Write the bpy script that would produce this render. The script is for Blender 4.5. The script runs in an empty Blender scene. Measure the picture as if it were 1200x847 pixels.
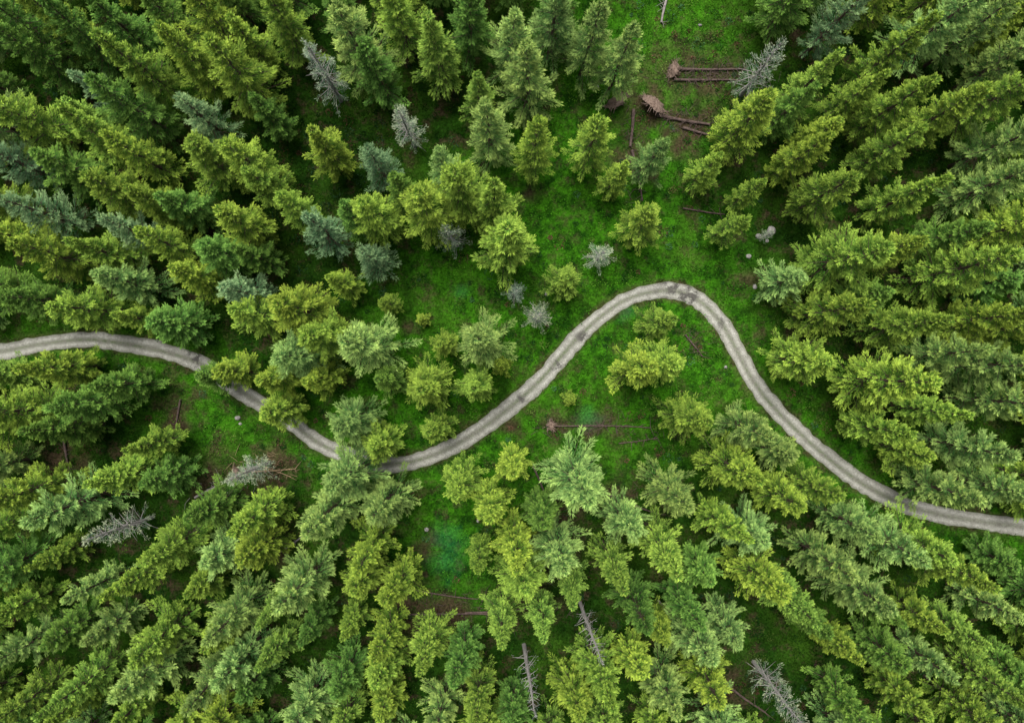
import bpy, math, random
import numpy as np
random.seed(7); rng=np.random.default_rng(7)
CAMH=100.0
def W(px,py): return ((px-600.0)/8.0,(423.5-py)/8.0)

# ---------------- noise / terrain -----------------
_grid=rng.random((256,256))
def vnoise(x,y,s,o=0.0):
    x=np.asarray(x,float)/s+o+500; y=np.asarray(y,float)/s+o*1.7+500
    xi=np.floor(x).astype(int); yi=np.floor(y).astype(int)
    fx=x-xi; fy=y-yi; fx=fx*fx*(3-2*fx); fy=fy*fy*(3-2*fy)
    g=lambda a,b:_grid[a%256,b%256]
    return (g(xi,yi)*(1-fx)+g(xi+1,yi)*fx)*(1-fy)+(g(xi,yi+1)*(1-fx)+g(xi+1,yi+1)*fx)*fy
def hgt(x,y):
    x=np.asarray(x,float); y=np.asarray(y,float)
    return 0.45*np.sin(x/17+.5)*np.cos(y/21+1)+0.3*np.sin(x/9.5-y/13+2)+0.25*np.sin(y/8.3+x/29)

# ---------------- mesh helper -----------------
def mk_mesh(name,verts,faces,mats,col=None,smooth=False,uv=None):
    me=bpy.data.meshes.new(name)
    verts=np.asarray(verts,np.float32)
    me.vertices.add(len(verts)); me.vertices.foreach_set('co',verts.ravel())
    nl=sum(f.size for f,_ in faces); nf=sum(len(f) for f,_ in faces)
    me.loops.add(nl); me.polygons.add(nf)
    vi=np.concatenate([f.ravel() for f,_ in faces]).astype(np.int32)
    me.loops.foreach_set('vertex_index',vi)
    tot=np.concatenate([np.full(len(f),f.shape[1]) for f,_ in faces]).astype(np.int32)
    st=np.concatenate([[0],np.cumsum(tot)[:-1]]).astype(np.int32)
    me.polygons.foreach_set('loop_start',st)
    mi=np.concatenate([np.full(len(f),m) for f,m in faces]).astype(np.int32)
    for m in mats: me.materials.append(m)
    me.polygons.foreach_set('material_index',mi)
    if smooth: me.polygons.foreach_set('use_smooth',np.ones(nf,bool))
    if col is not None:
        a=me.attributes.new('Col','FLOAT_COLOR','POINT')
        c=np.ones((len(verts),4),np.float32); c[:,:3]=col
        a.data.foreach_set('color',c.ravel())
    me.update(calc_edges=True); me.validate()
    return me
def add_obj(name,me,loc=(0,0,0),rot=(0,0,0),sc=(1,1,1),color=None):
    o=bpy.data.objects.new(name,me); bpy.context.scene.collection.objects.link(o)
    o.location=loc; o.rotation_euler=rot; o.scale=sc
    if color: o.color=(*color,1)
    return o

# ---------------- materials -----------------
def newmat(name):
    m=bpy.data.materials.new(name); m.use_nodes=True
    nt=m.node_tree; nt.nodes.clear()
    return m,nt,nt.nodes,nt.links
def mixc(N,L,f,a,b,mode='MIX'):
    n=N.new('ShaderNodeMix'); n.data_type='RGBA'; n.blend_type=mode
    for s,v in ((n.inputs[0],f),(n.inputs[6],a),(n.inputs[7],b)):
        if hasattr(v,'links') or isinstance(v,bpy.types.NodeSocket): L.new(v,s)
        elif isinstance(v,tuple): s.default_value=(*v,1) if len(v)==3 else v
        else: s.default_value=v
    return n.outputs[2]
def noise(N,L,scale,detail=4,rough=.6,vec=None):
    n=N.new('ShaderNodeTexNoise'); n.inputs['Scale'].default_value=scale
    n.inputs['Detail'].default_value=detail; n.inputs['Roughness'].default_value=rough
    if vec is not None: L.new(vec,n.inputs['Vector'])
    return n.outputs['Fac']
def ramp(N,L,v,a,b,lo=0.,hi=1.):
    n=N.new('ShaderNodeMapRange'); n.inputs[1].default_value=a; n.inputs[2].default_value=b
    n.inputs[3].default_value=lo; n.inputs[4].default_value=hi; L.new(v,n.inputs[0]); return n.outputs[0]

def foliage_mat():
    m,nt,N,L=newmat('conifer_needles')
    out=N.new('ShaderNodeOutputMaterial'); at=N.new('ShaderNodeAttribute'); at.attribute_name='Col'
    sep=N.new('ShaderNodeSeparateColor'); L.new(at.outputs['Color'],sep.inputs[0])
    oi=N.new('ShaderNodeObjectInfo')
    dark=mixc(N,L,1.0,oi.outputs['Color'],(.14,.28,.26),'MULTIPLY')  # inner needles: older growth, plus shade of crown gaps put into the colour
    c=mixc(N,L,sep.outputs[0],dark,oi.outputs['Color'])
    v=ramp(N,L,sep.outputs[1],0,1,.6,1.4)
    cc=N.new('ShaderNodeCombineColor')
    for i in range(3): L.new(v,cc.inputs[i])
    c=mixc(N,L,1.0,c,cc.outputs[0],'MULTIPLY')
    yel=mixc(N,L,1.0,c,(1.10,1.02,.95),'MULTIPLY')
    c=mixc(N,L,sep.outputs[2],c,yel)
    d=N.new('ShaderNodeBsdfDiffuse'); L.new(c,d.inputs[0])
    L.new(d.outputs[0],out.inputs[0]); return m
def bark_simple(name,c):
    m,nt,N,L=newmat(name)
    out=N.new('ShaderNodeOutputMaterial'); d=N.new('ShaderNodeBsdfDiffuse')
    tc=N.new('ShaderNodeTexCoord'); n=noise(N,L,2.0,1,.5,tc.outputs['Object'])
    L.new(mixc(N,L,n,tuple(k*.6 for k in c),tuple(k*1.5 for k in c)),d.inputs[0]); L.new(d.outputs[0],out.inputs[0]); return m
def bark_mat(name,a,b):
    m,nt,N,L=newmat(name)
    out=N.new('ShaderNodeOutputMaterial'); p=N.new('ShaderNodeBsdfPrincipled')
    tc=N.new('ShaderNodeTexCoord'); n=noise(N,L,3.0,5,.7,tc.outputs['Object'])
    c=mixc(N,L,ramp(N,L,n,.35,.65),a,b); L.new(c,p.inputs['Base Color']); p.inputs['Roughness'].default_value=.9
    bp=N.new('ShaderNodeBump'); bp.inputs['Strength'].default_value=.5; bp.inputs['Distance'].default_value=.05
    L.new(n,bp.inputs['Height']); L.new(bp.outputs[0],p.inputs['Normal'])
    L.new(p.outputs[0],out.inputs[0]); return m
def attr_mat(name):
    m,nt,N,L=newmat(name)
    out=N.new('ShaderNodeOutputMaterial'); at=N.new('ShaderNodeAttribute'); at.attribute_name='Col'
    d=N.new('ShaderNodeBsdfDiffuse'); L.new(at.outputs['Color'],d.inputs[0]); L.new(d.outputs[0],out.inputs[0]); return m
FOL=foliage_mat()
BARK=bark_simple('bark',(.08,.06,.045))
DEADT=bark_simple('dead_bark',(.30,.28,.26))
DEAD=bark_mat('dead_wood',(.14,.12,.11),(.32,.29,.27))
LOGM=bark_mat('log_bark',(.04,.025,.020),(.12,.08,.065))
LOGY=bark_mat('log_pale',(.20,.13,.07),(.32,.23,.13))
ROOT=bark_mat('root_soil',(.08,.05,.035),(.24,.17,.13))
STONE=bark_mat('stone',(.16,.15,.14),(.36,.34,.31))
GRASS=attr_mat('grass_blades')

# ---------------- ground -----------------
def ground_mat():
    m,nt,N,L=newmat('forest_floor')
    out=N.new('ShaderNodeOutputMaterial'); p=N.new('ShaderNodeBsdfDiffuse')
    tc=N.new('ShaderNodeTexCoord'); V=tc.outputs['Object']
    at=N.new('ShaderNodeAttribute'); at.attribute_name='Col'
    sep=N.new('ShaderNodeSeparateColor'); L.new(at.outputs['Color'],sep.inputs[0])
    n1=noise(N,L,.09,3,.65,V); n2=noise(N,L,.5,5,.72,V); n3=noise(N,L,3.2,3,.75,V)
    shade=mixc(N,L,ramp(N,L,n2,.35,.65),(.004,.013,.002),(.016,.052,.005))  # floor under trees: browner ground, with tree shade also put into the colour
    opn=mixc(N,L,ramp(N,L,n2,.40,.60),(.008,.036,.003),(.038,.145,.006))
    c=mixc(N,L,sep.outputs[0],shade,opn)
    c=mixc(N,L,ramp(N,L,n1,.48,.68,0,.5),c,(.05,.12,.010))
    soil=mixc(N,L,n3,(.025,.015,.010),(.085,.052,.035))
    sm=N.new('ShaderNodeMath'); sm.operation='MULTIPLY'
    L.new(ramp(N,L,noise(N,L,.35,5,.75,V),.51,.64),sm.inputs[0]); L.new(ramp(N,L,sep.outputs[0],0,1,.75,.55),sm.inputs[1])
    c=mixc(N,L,sm.outputs[0],c,soil)
    c=mixc(N,L,sep.outputs[1],c,soil)
    c=mixc(N,L,sep.outputs[2],c,(.015,.13,.04))
    dk=ramp(N,L,n3,.3,.7,.4,1.5); cc=N.new('ShaderNodeCombineColor')
    for i in range(3): L.new(dk,cc.inputs[i])
    c=mixc(N,L,1.0,c,cc.outputs[0],'MULTIPLY')
    L.new(c,p.inputs[0])
    L.new(p.outputs[0],out.inputs[0]); return m

ROADPX=[(-260,430),(-150,425),(-60,418),(0,412),(50,403),(100,398),(140,402),(190,412),(235,427),(265,448),(290,465),(320,483),(345,500),(370,518),(400,532),(440,543),(480,541),(520,528),(560,505),(600,475),(635,443),(670,403),(700,374),(730,353),(760,343),(790,341),(818,352),(843,376),(860,405),(875,435),(895,465),(920,492),(950,520),(985,549),(1020,572),(1060,591),(1100,603),(1150,612),(1200,618),(1280,626),(1450,640)]
rp=np.array([W(*p) for p in ROADPX])
def catmull(P,n):
    out=[]
    for i in range(1,len(P)-2):
        p0,p1,p2,p3=P[i-1],P[i],P[i+1],P[i+2]
        for k in range(n):
            t=k/n
            out.append(.5*((2*p1)+(-p0+p2)*t+(2*p0-5*p1+4*p2-p3)*t*t+(-p0+3*p1-3*p2+p3)*t**3))
    return np.array(out)
road=catmull(rp,16)
def rdist(x,y):
    x=np.atleast_1d(x).astype(float); y=np.atleast_1d(y).astype(float); out=np.empty(len(x)); rs=road[::3]
    for i in range(0,len(x),20000):
        d=(x[i:i+20000,None]-rs[None,:,0])**2+(y[i:i+20000,None]-rs[None,:,1])**2
        out[i:i+20000]=np.sqrt(d.min(1))
    return out
OPEN=np.array([W(*p) for p in [(655,-60),(880,-60),(850,120),(800,220),(860,270),(890,350),(905,430),(920,490),(850,520),(790,540),(740,560),(680,590),(590,640),(560,700),(510,700),(470,630),(460,570),(400,555),(330,540),(230,525),(180,490),(190,440),(300,450),(390,430),(425,350),(480,335),(480,240),(590,140),(655,100)]])
def inpoly(x,y,P):
    x=np.asarray(x,float); y=np.asarray(y,float); c=np.zeros(x.shape,bool); j=len(P)-1
    for i in range(len(P)):
        xi,yi=P[i]; xj,yj=P[j]
        c^=((yi>y)!=(yj>y))&(x<(xj-xi)*(y-yi)/((yj-yi) or 1e-9)+xi); j=i
    return c
def polyd(x,y,P):
    x=np.asarray(x,float); y=np.asarray(y,float); best=np.full(x.shape,1e9); j=len(P)-1
    for i in range(len(P)):
        a=P[j]; b=P[i]; d=b-a; t=np.clip(((x-a[0])*d[0]+(y-a[1])*d[1])/(d@d),0,1)
        best=np.minimum(best,np.hypot(x-a[0]-t*d[0],y-a[1]-t*d[1])); j=i
    return best
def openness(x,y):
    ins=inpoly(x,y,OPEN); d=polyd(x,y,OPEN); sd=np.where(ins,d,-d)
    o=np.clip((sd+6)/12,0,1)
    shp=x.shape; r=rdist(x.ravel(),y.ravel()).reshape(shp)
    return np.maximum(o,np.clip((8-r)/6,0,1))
SOIL=[(795,85,5),(830,90,5),(765,125,5),(800,145,5),(742,180,4),(700,498,3),(650,500,2.5),(720,580,3),(650,640,4),(320,550,4),(255,570,4),(320,640,3),(500,640,2),(880,330,2),(815,405,1.5),(205,490,3),(850,800,4),(80,540,4),(480,715,4),(620,700,4),(530,715,4),(660,600,4),(620,225,1.5),(480,385,1.5),(600,500,1.5),(930,400,2)]
TEAL=[(530,640,3),(690,490,2),(520,655,3),(540,345,1.2),(735,365,1.5)]
inner_x=np.arange(-115,115.1,.8); inner_y=np.arange(-90,90.1,.8)
ox=np.geomspace(3,3000,22)
gx=np.concatenate([-115-ox[::-1],inner_x,115.0+ox]); gy=np.concatenate([-90-ox[::-1],inner_y,90.0+ox])
X,Y=np.meshgrid(gx,gy); Z=hgt(X,Y)
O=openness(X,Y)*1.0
def blobs(X,Y,B,o):
    r=np.zeros(X.shape)
    for a,b,s in B:
        cx,cy=W(a,b); d=np.hypot(X-cx,Y-cy)/s+ (vnoise(X,Y,1.6,o)-.5)*1.3
        r=np.maximum(r,np.clip(1.15-d,0,1))
    return r
SO=blobs(X,Y,SOIL,3)*.8; TE=blobs(X,Y,TEAL,9)*.4
rdg=rdist(X.ravel(),Y.ravel()).reshape(X.shape)
SO=np.maximum(SO,np.clip((1.9-rdg)/.6,0,1)*.6)
nx,ny=len(gx),len(gy); idx=np.arange(nx*ny).reshape(ny,nx)
F=np.stack([idx[:-1,:-1],idx[:-1,1:],idx[1:,1:],idx[1:,:-1]],-1).reshape(-1,4)
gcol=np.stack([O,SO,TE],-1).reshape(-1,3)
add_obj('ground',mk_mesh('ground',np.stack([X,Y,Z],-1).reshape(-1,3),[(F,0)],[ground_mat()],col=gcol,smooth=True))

# ---------------- road -----------------
def road_mat():
    m,nt,N,L=newmat('gravel_track')
    out=N.new('ShaderNodeOutputMaterial'); p=N.new('ShaderNodeBsdfPrincipled'); p.inputs['Roughness'].default_value=.9
    tc=N.new('ShaderNodeTexCoord'); V=tc.outputs['Object']
    at=N.new('ShaderNodeAttribute'); at.attribute_name='Col'
    sep=N.new('ShaderNodeSeparateColor'); L.new(at.outputs['Color'],sep.inputs[0])
    n1=noise(N,L,1.3,5,.75,V); n2=noise(N,L,6,3,.85,V)
    a=mixc(N,L,ramp(N,L,n1,.35,.65),(.14,.135,.105),(.27,.265,.22))
    b=mixc(N,L,ramp(N,L,n1,.35,.65),(.25,.245,.205),(.41,.40,.35))
    c=mixc(N,L,sep.outputs[0],a,b)
    g=N.new('ShaderNodeMath'); g.operation='MULTIPLY'; L.new(sep.outputs[1],g.inputs[0]); L.new(ramp(N,L,n1,.42,.56),g.inputs[1])
    c=mixc(N,L,g.outputs[0],c,(.08,.11,.04))
    w=N.new('ShaderNodeMath'); w.operation='MULTIPLY'; L.new(sep.outputs[2],w.inputs[0]); L.new(ramp(N,L,noise(N,L,.9,4,.7,V),.42,.55),w.inputs[1])
    c=mixc(N,L,w.outputs[0],c,(.075,.07,.06))
    dk=ramp(N,L,n2,.3,.7,.55,1.4); cc=N.new('ShaderNodeCombineColor')
    for i in range(3): L.new(dk,cc.inputs[i])
    c=mixc(N,L,1.0,c,cc.outputs[0],'MULTIPLY'); L.new(c,p.inputs['Base Color'])
    bp=N.new('ShaderNodeBump'); bp.inputs['Strength'].default_value=.5; bp.inputs['Distance'].default_value=.05
    L.new(n2,bp.inputs['Height']); L.new(bp.outputs[0],p.inputs['Normal'])
    L.new(p.outputs[0],out.inputs[0]); return m
T=np.gradient(road,axis=0); T/=np.linalg.norm(T,axis=1)[:,None]; NR=np.stack([-T[:,1],T[:,0]],1)
M=17; us=np.linspace(-1,1,M); n=len(road)
s=np.cumsum(np.r_[0,np.linalg.norm(np.diff(road,axis=0),axis=1)])
wl=1.32+.42*(vnoise(s,s*0,1.0,2)-.5)+.45*(vnoise(s,s*0,6,4)-.5); wr=1.32+.42*(vnoise(s,s*0,.8,12)-.5)+.45*(vnoise(s,s*0,7,14)-.5)
half=np.where(us[None,:]>0,wl[:,None],wr[:,None])
RX=road[:,0][:,None]+NR[:,0][:,None]*us*half; RY=road[:,1][:,None]+NR[:,1][:,None]*us*half
RZ=hgt(RX,RY)+.07-.10*np.abs(us)**6-.035*np.exp(-((np.abs(us)-.52)/.2)**2)
track=np.exp(-((np.abs(us)-.5)/.24)**2)[None,:]+0*RX
grs=np.exp(-(us/.2)**2)[None,:]*(.35+.6*vnoise(s,s*0,9,7))[:,None]+np.clip((np.abs(us)-.78)/.22,0,1)[None,:]*.9
wet=blobs(RX,RY,[(796,345,1.9),(787,340,1.7),(812,350,1.2),(683,397,1.3),(652,424,1.0),(845,378,1.0),(225,420,1.5),(610,466,.9)],5)
wet=np.clip(wet*1.6,0,1)
ri=np.arange(n*M).reshape(n,M)
F=np.stack([ri[:-1,:-1],ri[1:,:-1],ri[1:,1:],ri[:-1,1:]],-1).reshape(-1,4)[:,::-1]
add_obj('gravel_road',mk_mesh('gravel_road',np.stack([RX,RY,RZ],-1).reshape(-1,3),[(F,0)],[road_mat()],col=np.stack([track,grs,wet],-1).reshape(-1,3),smooth=True))

# ---------------- tubes -----------------
def tube(path,rad,k=7):
    path=np.asarray(path,float); rad=np.asarray(rad,float); m=len(path)
    t=np.gradient(path,axis=0); t/=np.linalg.norm(t,axis=1)[:,None]+1e-9
    up=np.where(np.abs(t[:,2:3])>.9,np.array([[1.,0,0]]),np.array([[0,0,1.]]))
    a=np.cross(t,up); a/=np.linalg.norm(a,axis=1)[:,None]; b=np.cross(t,a)
    an=np.arange(k)*2*math.pi/k
    v=path[:,None]+rad[:,None,None]*(a[:,None]*np.cos(an)[None,:,None]+b[:,None]*np.sin(an)[None,:,None])
    i=np.arange(m*k).reshape(m,k); j=np.roll(i,-1,1)
    f=np.stack([i[:-1],j[:-1],j[1:],i[1:]],-1).reshape(-1,4)
    return v.reshape(-1,3),f
class Acc:
    def __init__(s): s.v=[];s.f=[];s.c=[];s.n=0
    def add(s,v,f,mi,c=(0,0,0)):
        s.v.append(v); s.f.append((f+s.n,mi)); s.n+=len(v)
        c=np.asarray(c,float); s.c.append(np.broadcast_to(c,(len(v),3)) if c.ndim==1 else c)
    def mesh(s,name,mats,smooth=False):
        byk={}
        for f,m in s.f: byk.setdefault((f.shape[1],m),[]).append(f)
        return mk_mesh(name,np.concatenate(s.v),[(np.concatenate(v),k[1]) for k,v in byk.items()],mats,col=np.concatenate(s.c),smooth=smooth)
def nrm(v): return v/(np.linalg.norm(v,axis=-1,keepdims=True)+1e-9)
def blades(pos,d,nor,ln,wd):
    w=nrm(np.cross(d,nor)); 
    ln=ln[:,None]; wd=wd[:,None]
    v=np.stack([pos,pos+d*ln*.45+w*wd*.5,pos+d*ln,pos+d*ln*.45-w*wd*.5],1)
    f=np.arange(len(pos)*4).reshape(-1,4)
    return v.reshape(-1,3),f

def make_conifer(name,seed,H=24,R=3.0,cb=.12,exp=.62,nb=130,K=85,rise=.15,droop=.35,tipup=.12,fan=.24,bl=.40,bw=.085,s0=.2,lump=.25,bare=0.0,leaf=FOL,bark=BARK,cone=.0):
    r=np.random.default_rng(seed); A=Acc()
    zs=np.linspace(0,H,12); wob=np.cumsum(r.normal(0,.05,(12,2)),0)*(zs/H)[:,None]
    path=np.c_[wob,zs-.4]; v,f=tube(path,.30*(1-zs/H)**.8+.02,8); A.add(v,f,1)
    t=(np.arange(nb)+r.random(nb))/nb; t=t**.9
    z=H*(cb+(1-cb)*t)
    az=np.arange(nb)*2.39996+r.normal(0,.35,nb)
    lumpf=1+lump*(np.sin(az*2+seed)*.5*np.sin(z*.9+seed*2)+np.sin(az*3+z*.5+seed)*.5)
    prof=np.minimum(1,(t+.14)/.26)*np.clip(1-t,0,1)**exp
    L=np.maximum(.35,R*prof*lumpf*r.uniform(.6,1.3,nb))
    cx=np.interp(z,zs,path[:,0]); cy=np.interp(z,zs,path[:,1])
    ri=rise+.7*t**2+r.normal(0,.09,nb); dr=droop*(1-.5*t)*r.uniform(.7,1.3,nb)
    def spine(i,s):
        return np.stack([cx[i]+np.cos(az[i])*L[i]*s,cy[i]+np.sin(az[i])*L[i]*s,z[i]+L[i]*(ri[i]*s-dr[i]*s**2+tipup*s**4)],-1)
    ss=np.array([0,.45,.95])
    for i in range(nb):
        v,f=tube(spine(np.full(3,i),ss),np.array([.055,.035,.012])*(.5+L[i]/R*.7),3); A.add(v,f,1)
    keep=r.random(nb)>bare
    ib=np.repeat(np.arange(nb)[keep],K); wgt=np.minimum(1,.3+L[ib]/R); k2=r.random(len(ib))<wgt; ib=ib[k2]
    n=len(ib); s=s0+(1-s0)*r.random(n)**.7; q=r.random(n)**.8; sd=np.where(r.random(n)<.5,-1,1)
    fw=np.stack([np.cos(az[ib]),np.sin(az[ib]),0*s],-1); sidev=np.stack([-fw[:,1],fw[:,0],0*s],-1)
    slope=ri[ib]-2*dr[ib]*s+4*tipup*s**3; fw3=nrm(fw+np.array([0,0,1.])*slope[:,None])
    tl=fan*L[ib]*(1.10-s)+.18
    ang=np.radians(45+r.normal(0,12,n)); td=nrm(fw3*np.cos(ang)[:,None]+sidev*(sd*np.sin(ang))[:,None])
    pos=spine(ib,s)+td*(tl*q)[:,None]; pos[:,2]-=.25*tl*q**2*(1+droop)-r.normal(0,.07,n)
    bd=nrm(td*.8+fw3*.55+r.normal(0,.36,(n,3))+np.array([0,0,.28]))
    nor=nrm(np.array([0,0,1.])+fw*.35+r.normal(0,.45,(n,3)))
    ln=bl*r.uniform(.6,1.3,n); wd=bw*r.uniform(.7,1.3,n)
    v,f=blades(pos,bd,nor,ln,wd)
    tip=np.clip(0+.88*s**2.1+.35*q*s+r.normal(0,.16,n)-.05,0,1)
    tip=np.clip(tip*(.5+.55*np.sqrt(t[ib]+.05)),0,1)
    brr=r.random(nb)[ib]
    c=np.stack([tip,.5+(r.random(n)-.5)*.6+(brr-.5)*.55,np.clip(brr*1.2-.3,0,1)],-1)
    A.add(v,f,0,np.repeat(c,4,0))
    m=30; p=np.tile(np.array([[path[-1,0],path[-1,1],H-1.0]]),(m,1)); p[:,2]+=r.random(m)*1.0
    d=nrm(np.c_[r.normal(0,.5,(m,2)),np.full(m,.9)]); v,f=blades(p,d,nrm(r.normal(0,1,(m,3))),np.full(m,.4),np.full(m,.1)); A.add(v,f,0,(.9,.6,.3))
    return A.mesh(name,[leaf,bark])
V={}
V['y']=[make_conifer('spruce_mesh',10+i,R=r,exp=e,lump=l,nb=135,K=135,droop=.30) for i,(r,e,l) in enumerate([(3.5,.62,.25),(3.2,.72,.3),(3.7,.66,.35),(3.3,.58,.4),(3.6,.82,.25),(3.2,.9,.35)])]
V['l']=[make_conifer('pine_mesh',30+i,R=r,exp=e,lump=.4,nb=104,K=140,rise=.08,droop=.42,tipup=.25,fan=.18,bl=.5,bw=.08,s0=.2) for i,(r,e) in enumerate([(4.1,.78),(3.8,.68),(4.3,.9),(3.9,.75)])]
V['n']=[make_conifer('spruce_mesh',50+i,R=r,exp=.9,lump=.3,nb=140,K=100,droop=.4) for i,r in enumerate([2.9,3.2,3.1])]
V['b']=[make_conifer('pine_mesh',60+i,R=r,exp=.75,lump=.35,nb=105,K=100,rise=.1,droop=.3,tipup=.25,fan=.18,bl=.45,bw=.07,s0=.25) for i,r in enumerate([3.3,3.6,3.0])]
V['g']=[make_conifer('dying_mesh',70+i,R=r,exp=.7,lump=.3,nb=100,K=30,bare=.2,droop=.35,fan=.2,bl=.38,bw=.06,bark=DEADT) for i,r in enumerate([2.6,2.9])]
V['x']=[make_conifer('snag_mesh',80+i,R=r,exp=.5,nb=70,K=3,bare=.3,fan=.3,bl=.3,bw=.05,bark=DEADT,droop=.2) for i,r in enumerate([1.5,1.8])]
COL={'y':(.335,.47,.065),'l':(.36,.51,.13),'n':(.29,.44,.07),'b':(.29,.44,.19),'g':(.36,.42,.27),'x':(.3,.3,.25),'d':(.19,.34,.06)}
placed=[]
def put(gx_,gy_,h,ty,rs=1.0):
    key='y' if ty=='d' else ty
    me=random.choice(V[key]); z=float(hgt(gx_,gy_))
    c=COL[ty]; br=random.uniform(.8,1.15); hu=random.uniform(-.09,.05)
    col=(c[0]*br*(1+hu),c[1]*br,c[2]*br*(1-hu))
    nm={'y':'spruce_tree','d':'spruce_tree','n':'spruce_tree','l':'pine_tree','b':'blue_pine_tree','g':'dying_spruce_tree','x':'dead_tree'}[ty]
    sz=h/24.0; sx=rs*random.uniform(.93,1.08)*(.6+.4*sz)
    add_obj(nm,me,(gx_,gy_,z),(random.gauss(0,.025),random.gauss(0,.025),random.uniform(0,6.28)),(sx,sx*random.uniform(.94,1.06),sz),col)
    placed.append((gx_,gy_))
T_=[(20,25,26,'d'),(62,12,26,'y'),(40,62,24,'d'),(95,45,25,'d'),(160,72,27,'y'),(200,22,22,'d'),(245,28,25,'y'),(275,85,28,'y',1.15),(155,125,25,'d',1.05),(112,165,24,'y'),(30,135,24,'y'),(15,188,20,'b'),(235,138,20,'b'),(330,28,24,'y'),(378,85,21,'g'),(415,42,27,'l'),(440,85,22,'d'),(510,52,25,'n',1.1),(600,45,25,'l'),(648,20,25,'l'),(690,45,24,'l'),(622,88,25,'l'),(575,155,22,'l',.85),(627,172,22,'y',.8),(695,165,20,'y',.85),(730,60,25,'l',.8),(545,20,24,'d'),(470,20,24,'y'),
(380,172,20,'y'),(475,145,17,'g'),(440,190,16,'b',.9),(436,245,20,'y',.9),(378,275,18,'b'),(436,300,15,'b',.85),(345,245,18,'y',.8),(500,240,22,'y',1.05),(545,215,21,'y'),(520,195,17,'l',.75),(575,238,22,'y',.95),(590,285,20,'y',1.1),(470,225,17,'d',.8),(530,275,14,'g',.9),(410,255,17,'d',.8),
(705,298,9,'g',.85),(661,330,9,'y',.8),(630,370,9,'g',1.0),(602,342,7,'g',.75),(756,260,17,'y',.85),(765,182,17,'l',.75),(722,207,15,'y',.75),(495,374,4,'y',.45),(668,467,4,'y',.45),(900,274,6,'g',.5),
(290,190,22,'y'),(245,190,21,'y'),(315,215,19,'y'),(280,262,21,'y'),(215,240,20,'d'),(190,240,21,'y'),(150,270,20,'b'),(50,250,22,'b'),(20,272,22,'y'),(60,300,23,'y'),(125,298,22,'y'),(150,335,20,'l'),(40,350,20,'d'),(250,298,18,'d'),(225,327,20,'y'),(285,342,17,'b'),(350,360,20,'y',1.1),(205,378,18,'d'),(160,374,18,'y',.9),(300,367,18,'y',.95),(385,392,19,'y',1.0),(345,412,20,'l',.95),(430,405,21,'l',1.0),(300,300,17,'d',.9),(320,442,17,'y',.9),(408,492,18,'l',.85),(325,480,15,'y',.9),(442,522,14,'y',.85),(243,440,15,'d',.9),(272,436,15,'y',.8),(455,445,15,'d',.75),(370,442,16,'y',.8),(400,330,14,'y',.7),(455,355,10,'y',.5),
(497,448,18,'y',.95),(520,402,12,'y',.7),(566,400,20,'l',.85),(557,452,17,'y',.9),(515,502,12,'y',.8),(590,430,12,'y',.55),(770,378,14,'y',.85),(778,420,18,'y',.9),(745,430,17,'y',.9),
(880,142,25,'y',1.05),(900,75,22,'g'),(955,90,25,'n'),(985,20,25,'b'),(1045,62,26,'y'),(1095,28,26,'l'),(1150,30,26,'l'),(1050,122,26,'y'),(1110,130,25,'y'),(1165,112,26,'y'),(1190,60,26,'l'),(1180,165,25,'l'),(940,182,24,'y',.9),(930,122,23,'d',.8),(980,222,26,'y',.95),(1050,172,24,'y',.8),(1065,230,26,'y',.95),(1165,218,26,'l'),(860,262,17,'y',.65),(880,225,17,'y',.6),(992,300,28,'y',1.15),(1125,318,29,'y',1.1),(978,365,27,'y',1.0),(1065,382,26,'y'),(1150,376,27,'y'),(1036,449,28,'y',1.1),(1032,502,25,'y',.9),(1112,418,25,'l',.8),(1160,425,26,'l'),(1140,525,24,'l'),(1178,472,26,'l'),(1110,575,22,'l'),(1175,575,22,'l'),(1190,270,27,'y'),(1110,275,23,'d'),(1195,385,26,'y'),
(815,492,20,'y',.95),(880,500,22,'l',.9),(860,545,22,'y',.95),(795,577,22,'l',.85),(845,612,20,'y',.8),(920,582,20,'y',.9),(955,570,20,'y',.8),(1000,612,22,'l',.9),(1045,635,24,'l'),(890,680,24,'y'),(970,655,24,'l'),(1010,690,24,'l'),(1120,665,24,'y'),(1080,640,22,'y'),
(675,558,22,'l',1.0),(540,562,16,'y',.8),(600,548,18,'y',.85),(572,592,18,'y',.85),(602,640,20,'y',.9),(635,600,17,'d',.75),(560,650,16,'y',.7),(722,665,22,'n',.95),(780,640,22,'n'),(676,690,20,'n',.9),(586,725,20,'n',.95),(745,705,22,'d',.8),(690,742,22,'x',1),(616,800,24,'x',1),(452,745,20,'y',.9),(500,760,22,'n',.9),(545,770,20,'d',.9),(700,790,25,'y',.9),
(405,560,22,'l'),(450,590,20,'l',.9),(380,600,22,'l'),(430,640,20,'y',.8),(175,520,18,'y',.9),(135,560,20,'y'),(190,560,17,'d',.9),(95,470,22,'d'),(60,430,22,'y'),(140,450,19,'d',.9),(25,480,24,'y'),(70,505,21,'d'),(300,600,22,'y'),(245,595,19,'d'),(350,690,24,'l'),(270,720,24,'l'),(200,640,20,'y'),(135,625,20,'g'),(80,590,23,'l'),(30,575,24,'y')]
for e in T_:
    x,y=W(e[0],e[1]); h=e[2]; g=e[4] if len(e)>4 else 1.0
    rr=math.hypot(x,y); far=min(1,max(0,(rr-22)/30))
    h=h*(1.06-.27*far); g*=1.13-.05*far
    k=1-.6*h/CAMH
    put(x*k,y*k,h,e[3],g)
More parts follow.
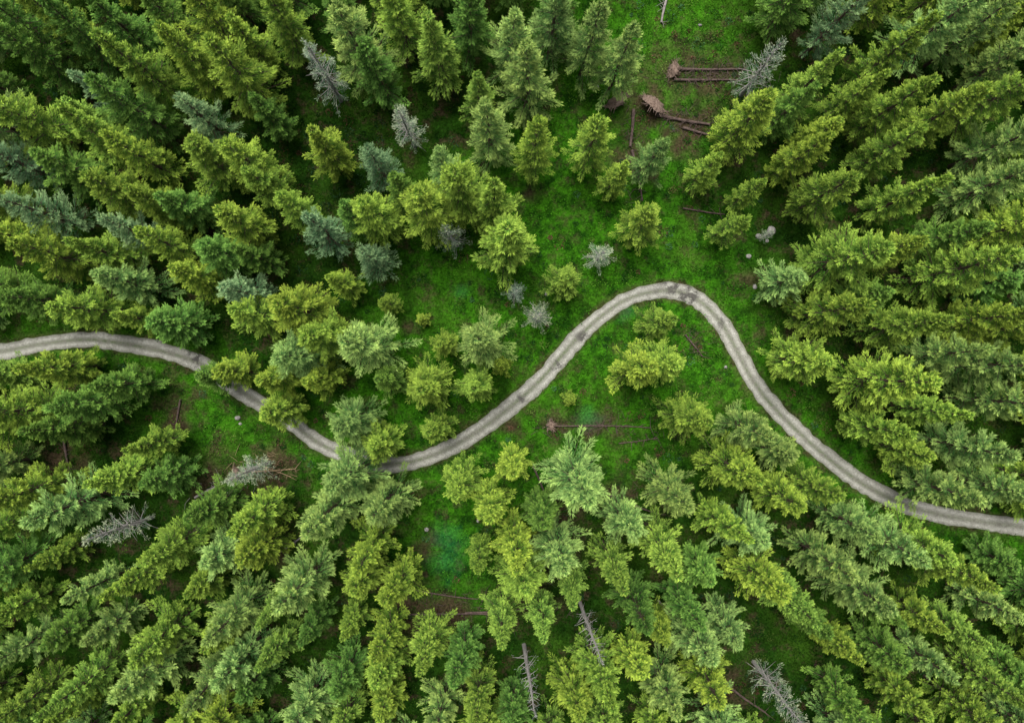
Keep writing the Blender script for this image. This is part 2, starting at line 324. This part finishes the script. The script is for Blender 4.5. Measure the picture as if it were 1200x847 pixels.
# forest fill (ground space, blue-noise)
cand=rng.uniform((-92,-70),(92,70),(14000,2))
ins=inpoly(cand[:,0],cand[:,1],OPEN); rd=rdist(cand[:,0],cand[:,1])
P=np.array(placed); arr=np.zeros((4000,2)); arr[:len(P)]=P; na=len(P)
for (x,y),i_,r_ in zip(cand,ins,rd):
    if i_ or r_<3.6: continue
    mind=4.7 if y<-12 else (5.2 if x>30 else 4.8)
    mind*=.80+.50*float(vnoise(x,y,9,6))
    if ((arr[:na,0]-x)**2+(arr[:na,1]-y)**2).min()<mind*mind: continue
    u=random.random()
    if y>0 and x<0: ty='d' if u<.32 else 'y' if u<.74 else 'b' if u<.78 else 'n' if u<.87 else 'l'
    elif y>0: ty='y' if u<.5 else 'l' if u<.8 else 'd' if u<.98 else 'b'
    else: ty='y' if u<.42 else 'l' if u<.70 else 'n' if u<.85 else 'd' if u<.985 else 'g'
    arr[na]=(x,y); na+=1
    edge=min(1,r_/9)
    put(float(x),float(y),random.uniform(12,19.5)*(.75+.25*edge) ,ty,random.uniform(.85,1.15))

# ---------------- grass & undergrowth -----------------
def grass(n,name,ext,lo,hi,wdt):
    xy=rng.uniform((-ext[0],-ext[1]),ext,(n,2)); 
    d=rdist(xy[:,0],xy[:,1]); cl=vnoise(xy[:,0],xy[:,1],1.3,3)*.6+vnoise(xy[:,0],xy[:,1],4,8)*.4
    k=(d>1.10+.55*rng.random(n))&(rng.random(n)<.1+1.3*cl)
    xy=xy[k]; cl=cl[k]; n=len(xy); o=openness(xy[:,0],xy[:,1]); so=blobs(xy[:,0],xy[:,1],SOIL,3)
    te=blobs(xy[:,0],xy[:,1],TEAL,9)
    k=rng.random(n)>so*.9; xy=xy[k];cl=cl[k];o=o[k];te=te[k];n=len(xy)
    p=np.c_[xy,hgt(xy[:,0],xy[:,1])-.02]
    d=nrm(np.c_[rng.normal(0,.8,(n,2)),np.full(n,.75)]); nor=nrm(np.c_[rng.normal(0,.8,(n,2)),np.ones(n)])
    v,f=blades(p,d,nor,rng.uniform(lo,hi,n)*(.6+.8*cl),wdt*rng.uniform(.6,1.4,n))
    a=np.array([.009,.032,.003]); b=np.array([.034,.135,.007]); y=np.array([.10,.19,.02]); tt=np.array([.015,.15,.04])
    c=a+(b-a)*(o*.9+.1)[:,None]; m=(np.clip(vnoise(xy[:,0],xy[:,1],7,22)*1.8-.8,0,1)*rng.random(n)*.8)[:,None]; c=c*(1-m)+y*m  # grass away from the clearing is darker: tree shade in its colour
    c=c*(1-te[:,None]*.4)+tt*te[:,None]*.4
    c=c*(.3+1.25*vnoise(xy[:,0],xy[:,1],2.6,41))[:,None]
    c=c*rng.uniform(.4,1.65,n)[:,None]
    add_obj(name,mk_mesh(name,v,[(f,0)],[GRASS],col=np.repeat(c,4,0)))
grass(300000,'grass',(80,60),.16,.42,.12)
def undergrowth(ns):
    xy=rng.uniform((-80,-60),(80,60),(ns,2)); d=rdist(xy[:,0],xy[:,1]); w=vnoise(xy[:,0],xy[:,1],11,31)
    k=(d>2.2)&(rng.random(ns)<w*1.2); xy=xy[k]; n=len(xy); K=46
    R=rng.uniform(.2,1.0,n)**1.0; i=np.repeat(np.arange(n),K); m=len(i)
    dv=nrm(np.c_[rng.normal(0,1,(m,2)),np.abs(rng.normal(0,.8,m))]); 
    p=np.c_[xy[i],hgt(xy[i,0],xy[i,1])]+dv*(R[i]*rng.uniform(.45,1,m))[:,None]*np.array([1,1,.7])
    v,f=blades(p,nrm(dv+rng.normal(0,.5,(m,3))),nrm(dv+rng.normal(0,.5,(m,3))+[0,0,.6]),rng.uniform(.14,.3,m),rng.uniform(.08,.16,m))
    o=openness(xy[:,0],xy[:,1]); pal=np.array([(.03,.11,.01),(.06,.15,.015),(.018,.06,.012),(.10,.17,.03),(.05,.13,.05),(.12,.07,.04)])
    pc=pal[rng.choice(6,n,p=[.26,.22,.25,.13,.07,.07])]*(.5+.5*o)[:,None]  # shade under the trees dims the plant colour itself
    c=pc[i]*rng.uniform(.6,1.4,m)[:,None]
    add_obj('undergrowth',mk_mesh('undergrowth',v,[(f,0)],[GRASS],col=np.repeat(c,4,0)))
undergrowth(8500)

# ---------------- fallen logs, root plates, brush, stones -----------------
def log(p0,p1,r0,r1,mat,stubs=8,lift=.15,name='fallen_log'):
    a=np.array(W(*p0)); b=np.array(W(*p1)); L_=np.linalg.norm(b-a); m=10
    t=np.linspace(0,1,m); side=np.array([-(b-a)[1],(b-a)[0]])/L_
    xy=a+(b-a)*t[:,None]+side*(np.sin(t*3.1+p0[0])*.02*L_)[:,None]
    rad=r0+(r1-r0)*t; z=hgt(xy[:,0],xy[:,1])+rad*.7+lift
    A=Acc(); path=np.c_[xy,z]; v,f=tube(path,rad*(1+rng.normal(0,.05,m)),9); A.add(v,f,0)
    for e,s_ in ((0,-1),(m-1,1)):
        an=np.arange(9)*2*math.pi/9; c=v.reshape(m,9,3)[e]; vv=np.vstack([c,c.mean(0)]); ff=np.array([[i,(i+1)%9,9] for i in range(9)]); A.add(vv,ff,0)
    for _ in range(stubs):
        k=rng.integers(2,m); o=path[k]; d=nrm(np.r_[rng.normal(0,1,2),rng.uniform(-.1,.8)]); l=rng.uniform(.5,1.8)
        v,f=tube(np.array([o,o+d*l*.5+[0,0,.05],o+d*l]),[.05,.035,.015],4); A.add(v,f,0)
    add_obj(name,A.mesh(name,[mat],smooth=True))
LG=[((783,79),(872,83),.24,.12,LOGM,26),((790,92),(866,96),.2,.1,LOGM,22),((770,134),(832,146),.26,.16,LOGM,18),((800,150),(830,157),.2,.15,LOGM),((742,128),(739,172),.25,.2,LOGM),((741,176),(752,236),.22,.12,LOGM),((640,497),(762,503),.13,.07,LOGM,16),((700,574),(772,601),.2,.1,LOGM),((652,598),(664,682),.2,.1,LOGM),((622,540),(650,612),.14,.08,LOGM),((272,556),(345,548),.15,.08,LOGY),((300,543),(340,560),.1,.06,LOGY),((228,584),(272,558),.2,.12,DEAD),((782,-5),(775,27),.2,.15,DEAD),((470,716),(600,722),.16,.09,LOGM),((545,715),(655,712),.18,.1,LOGM),((210,468),(205,506),.16,.1,LOGM),((78,515),(86,552),.2,.12,LOGM),((803,392),(822,418),.12,.07,LOGM),((330,645),(368,617),.16,.1,DEAD),((845,795),(895,832),.2,.12,LOGM),((725,520),(770,512),.08,.05,LOGM),((480,690),(560,700),.12,.07,LOGM),((770,700),(800,740),.16,.1,DEAD),((108,225),(150,240),.18,.1,LOGM),((800,245),(850,250),.13,.08,LOGM),((930,410),(950,400),.12,.08,LOGM)]
for l in LG: log(*l)
def rootplate(px,py,R,az):
    x,y=W(px,py); A=Acc(); c=np.array([x,y,float(hgt(x,y))+R*.6]); ax=np.array([math.cos(az),math.sin(az),.9]); ax/=np.linalg.norm(ax)
    u=np.cross(ax,[0,0,1]); u/=np.linalg.norm(u); w=np.cross(u,ax)
    nr,na_=7,20; vs=[]
    for i in range(nr):
        for j in range(na_):
            a=j*2*math.pi/na_; r=R*i/(nr-1)*(1+rng.normal(0,.12)); vs.append(c+u*r*math.cos(a)+w*r*math.sin(a)+ax*(.35*R*(1-(i/(nr-1))**2)+rng.normal(0,.09)))
    vs=np.array(vs); i=np.arange(nr*na_).reshape(nr,na_); j=np.roll(i,-1,1); f=np.stack([i[:-1],j[:-1],j[1:],i[1:]],-1).reshape(-1,4); A.add(vs,f,0)
    for _ in range(44):
        a=rng.uniform(0,6.28); d=u*math.cos(a)+w*math.sin(a); o=c+d*R*.5
        p=np.array([o,o+d*R*.5+rng.normal(0,.12,3),o+d*R*rng.uniform(.75,1.15)+rng.normal(0,.3,3)]); v,f=tube(p,[.09,.06,.02],5); A.add(v,f,0)
    add_obj('uprooted_root_plate',A.mesh('uprooted_root_plate',[ROOT]))
rootplate(765,124,1.8,.9); rootplate(722,120,1.5,2.2); rootplate(788,84,1.0,3.1); rootplate(645,498,.7,3.0); rootplate(275,556,.9,3)
def brush(cx,cy,sx,sy,n,mat,name='brush_pile'):
    A=Acc(); x0,y0=W(cx,cy)
    for _ in range(n):
        x=x0+rng.normal(0,sx); y=y0+rng.normal(0,sy); a=rng.uniform(0,6.28); l=rng.uniform(.5,1.8); z=float(hgt(x,y))+rng.uniform(.02,.35)
        d=np.array([math.cos(a),math.sin(a),rng.normal(0,.15)]); o=np.array([x,y,z]); v,f=tube(np.array([o,o+d*l*.5+rng.normal(0,.07,3),o+d*l]),[.035,.025,.012],4); A.add(v,f,0)
    add_obj(name,A.mesh(name,[mat]))
for b in [(830,88,4,.8,150,LOGM),(800,145,2.5,1,70,LOGM),(742,180,.9,4,70,LOGM),(700,500,5,.9,60,LOGM),(720,585,3,1.4,40,LOGM),(655,640,1.2,4,40,LOGM),(310,552,3.2,1.2,40,LOGY),(530,716,6,1,50,LOGM),(812,405,1,1.2,20,LOGM),(250,575,2.5,1.2,30,DEAD)]: brush(*b)
def stone(px,py,r):
    x,y=W(px,py); nr,na_=6,9; vs=[]
    sc=rng.uniform(.7,1.2,3)*r
    for i in range(nr):
        for j in range(na_):
            th=math.pi*(i+.02)/(nr-1+.04); a=j*2*math.pi/na_; q=1+rng.normal(0,.1)
            vs.append((x+sc[0]*q*math.sin(th)*math.cos(a),y+sc[1]*q*math.sin(th)*math.sin(a),float(hgt(x,y))+.1*r+.7*sc[2]*q*math.cos(th)))
    i=np.arange(nr*na_).reshape(nr,na_); j=np.roll(i,-1,1); f=np.stack([i[:-1],i[1:],j[1:],j[:-1]],-1).reshape(-1,4)
    add_obj('boulder',mk_mesh('boulder',vs,[(f,0)],[STONE],col=np.zeros((len(vs),3))))
for s_ in [(276,490,.45),(279,497,.3),(905,270,.6),(890,276,.5),(900,282,.35),(878,300,.35),(885,336,.35),(858,262,.35),(640,345,.25),(705,222,.25),(462,352,.3),(500,620,.3),(560,610,.25),(850,430,.25),(930,395,.3),(700,100,.3),(820,30,.3)]: stone(*s_)

# ---------------- light -----------------
w=bpy.data.worlds.new('World'); bpy.context.scene.world=w; w.use_nodes=True
N=w.node_tree.nodes; L=w.node_tree.links; N.clear()
o=N.new('ShaderNodeOutputWorld'); b=N.new('ShaderNodeBackground'); s=N.new('ShaderNodeTexSky'); s.sky_type='NISHITA'; s.sun_disc=False
el,az=math.radians(66),math.radians(-20)
s.sun_elevation=el; s.sun_rotation=az; s.air_density=1.0; s.dust_density=4.0
hs=N.new('ShaderNodeHueSaturation'); hs.inputs['Saturation'].default_value=.3
L.new(s.outputs[0],hs.inputs['Color'])
b.inputs[1].default_value=.15; L.new(hs.outputs[0],b.inputs[0]); L.new(b.outputs[0],o.inputs[0])
sd=bpy.data.lights.new('sun','SUN'); sd.energy=4.2; sd.angle=math.radians(40); sd.color=(1,.985,.95)
so=bpy.data.objects.new('sun',sd); bpy.context.scene.collection.objects.link(so)
from mathutils import Vector
dirv=Vector((math.sin(az)*math.cos(el),math.cos(az)*math.cos(el),math.sin(el)))
so.rotation_euler=dirv.to_track_quat('Z','Y').to_euler()
# ---------------- camera -----------------
c=bpy.data.cameras.new('camera'); co=bpy.data.objects.new('camera',c); bpy.context.scene.collection.objects.link(co)
c.lens=24; c.sensor_width=36; co.location=(0,0,CAMH); co.rotation_euler=(0,0,0); c.clip_end=8000; c.clip_start=.5
bpy.context.scene.camera=co
bpy.context.scene.view_settings.view_transform='Standard'
bpy.context.scene.view_settings.look='None'
print('trees',na)
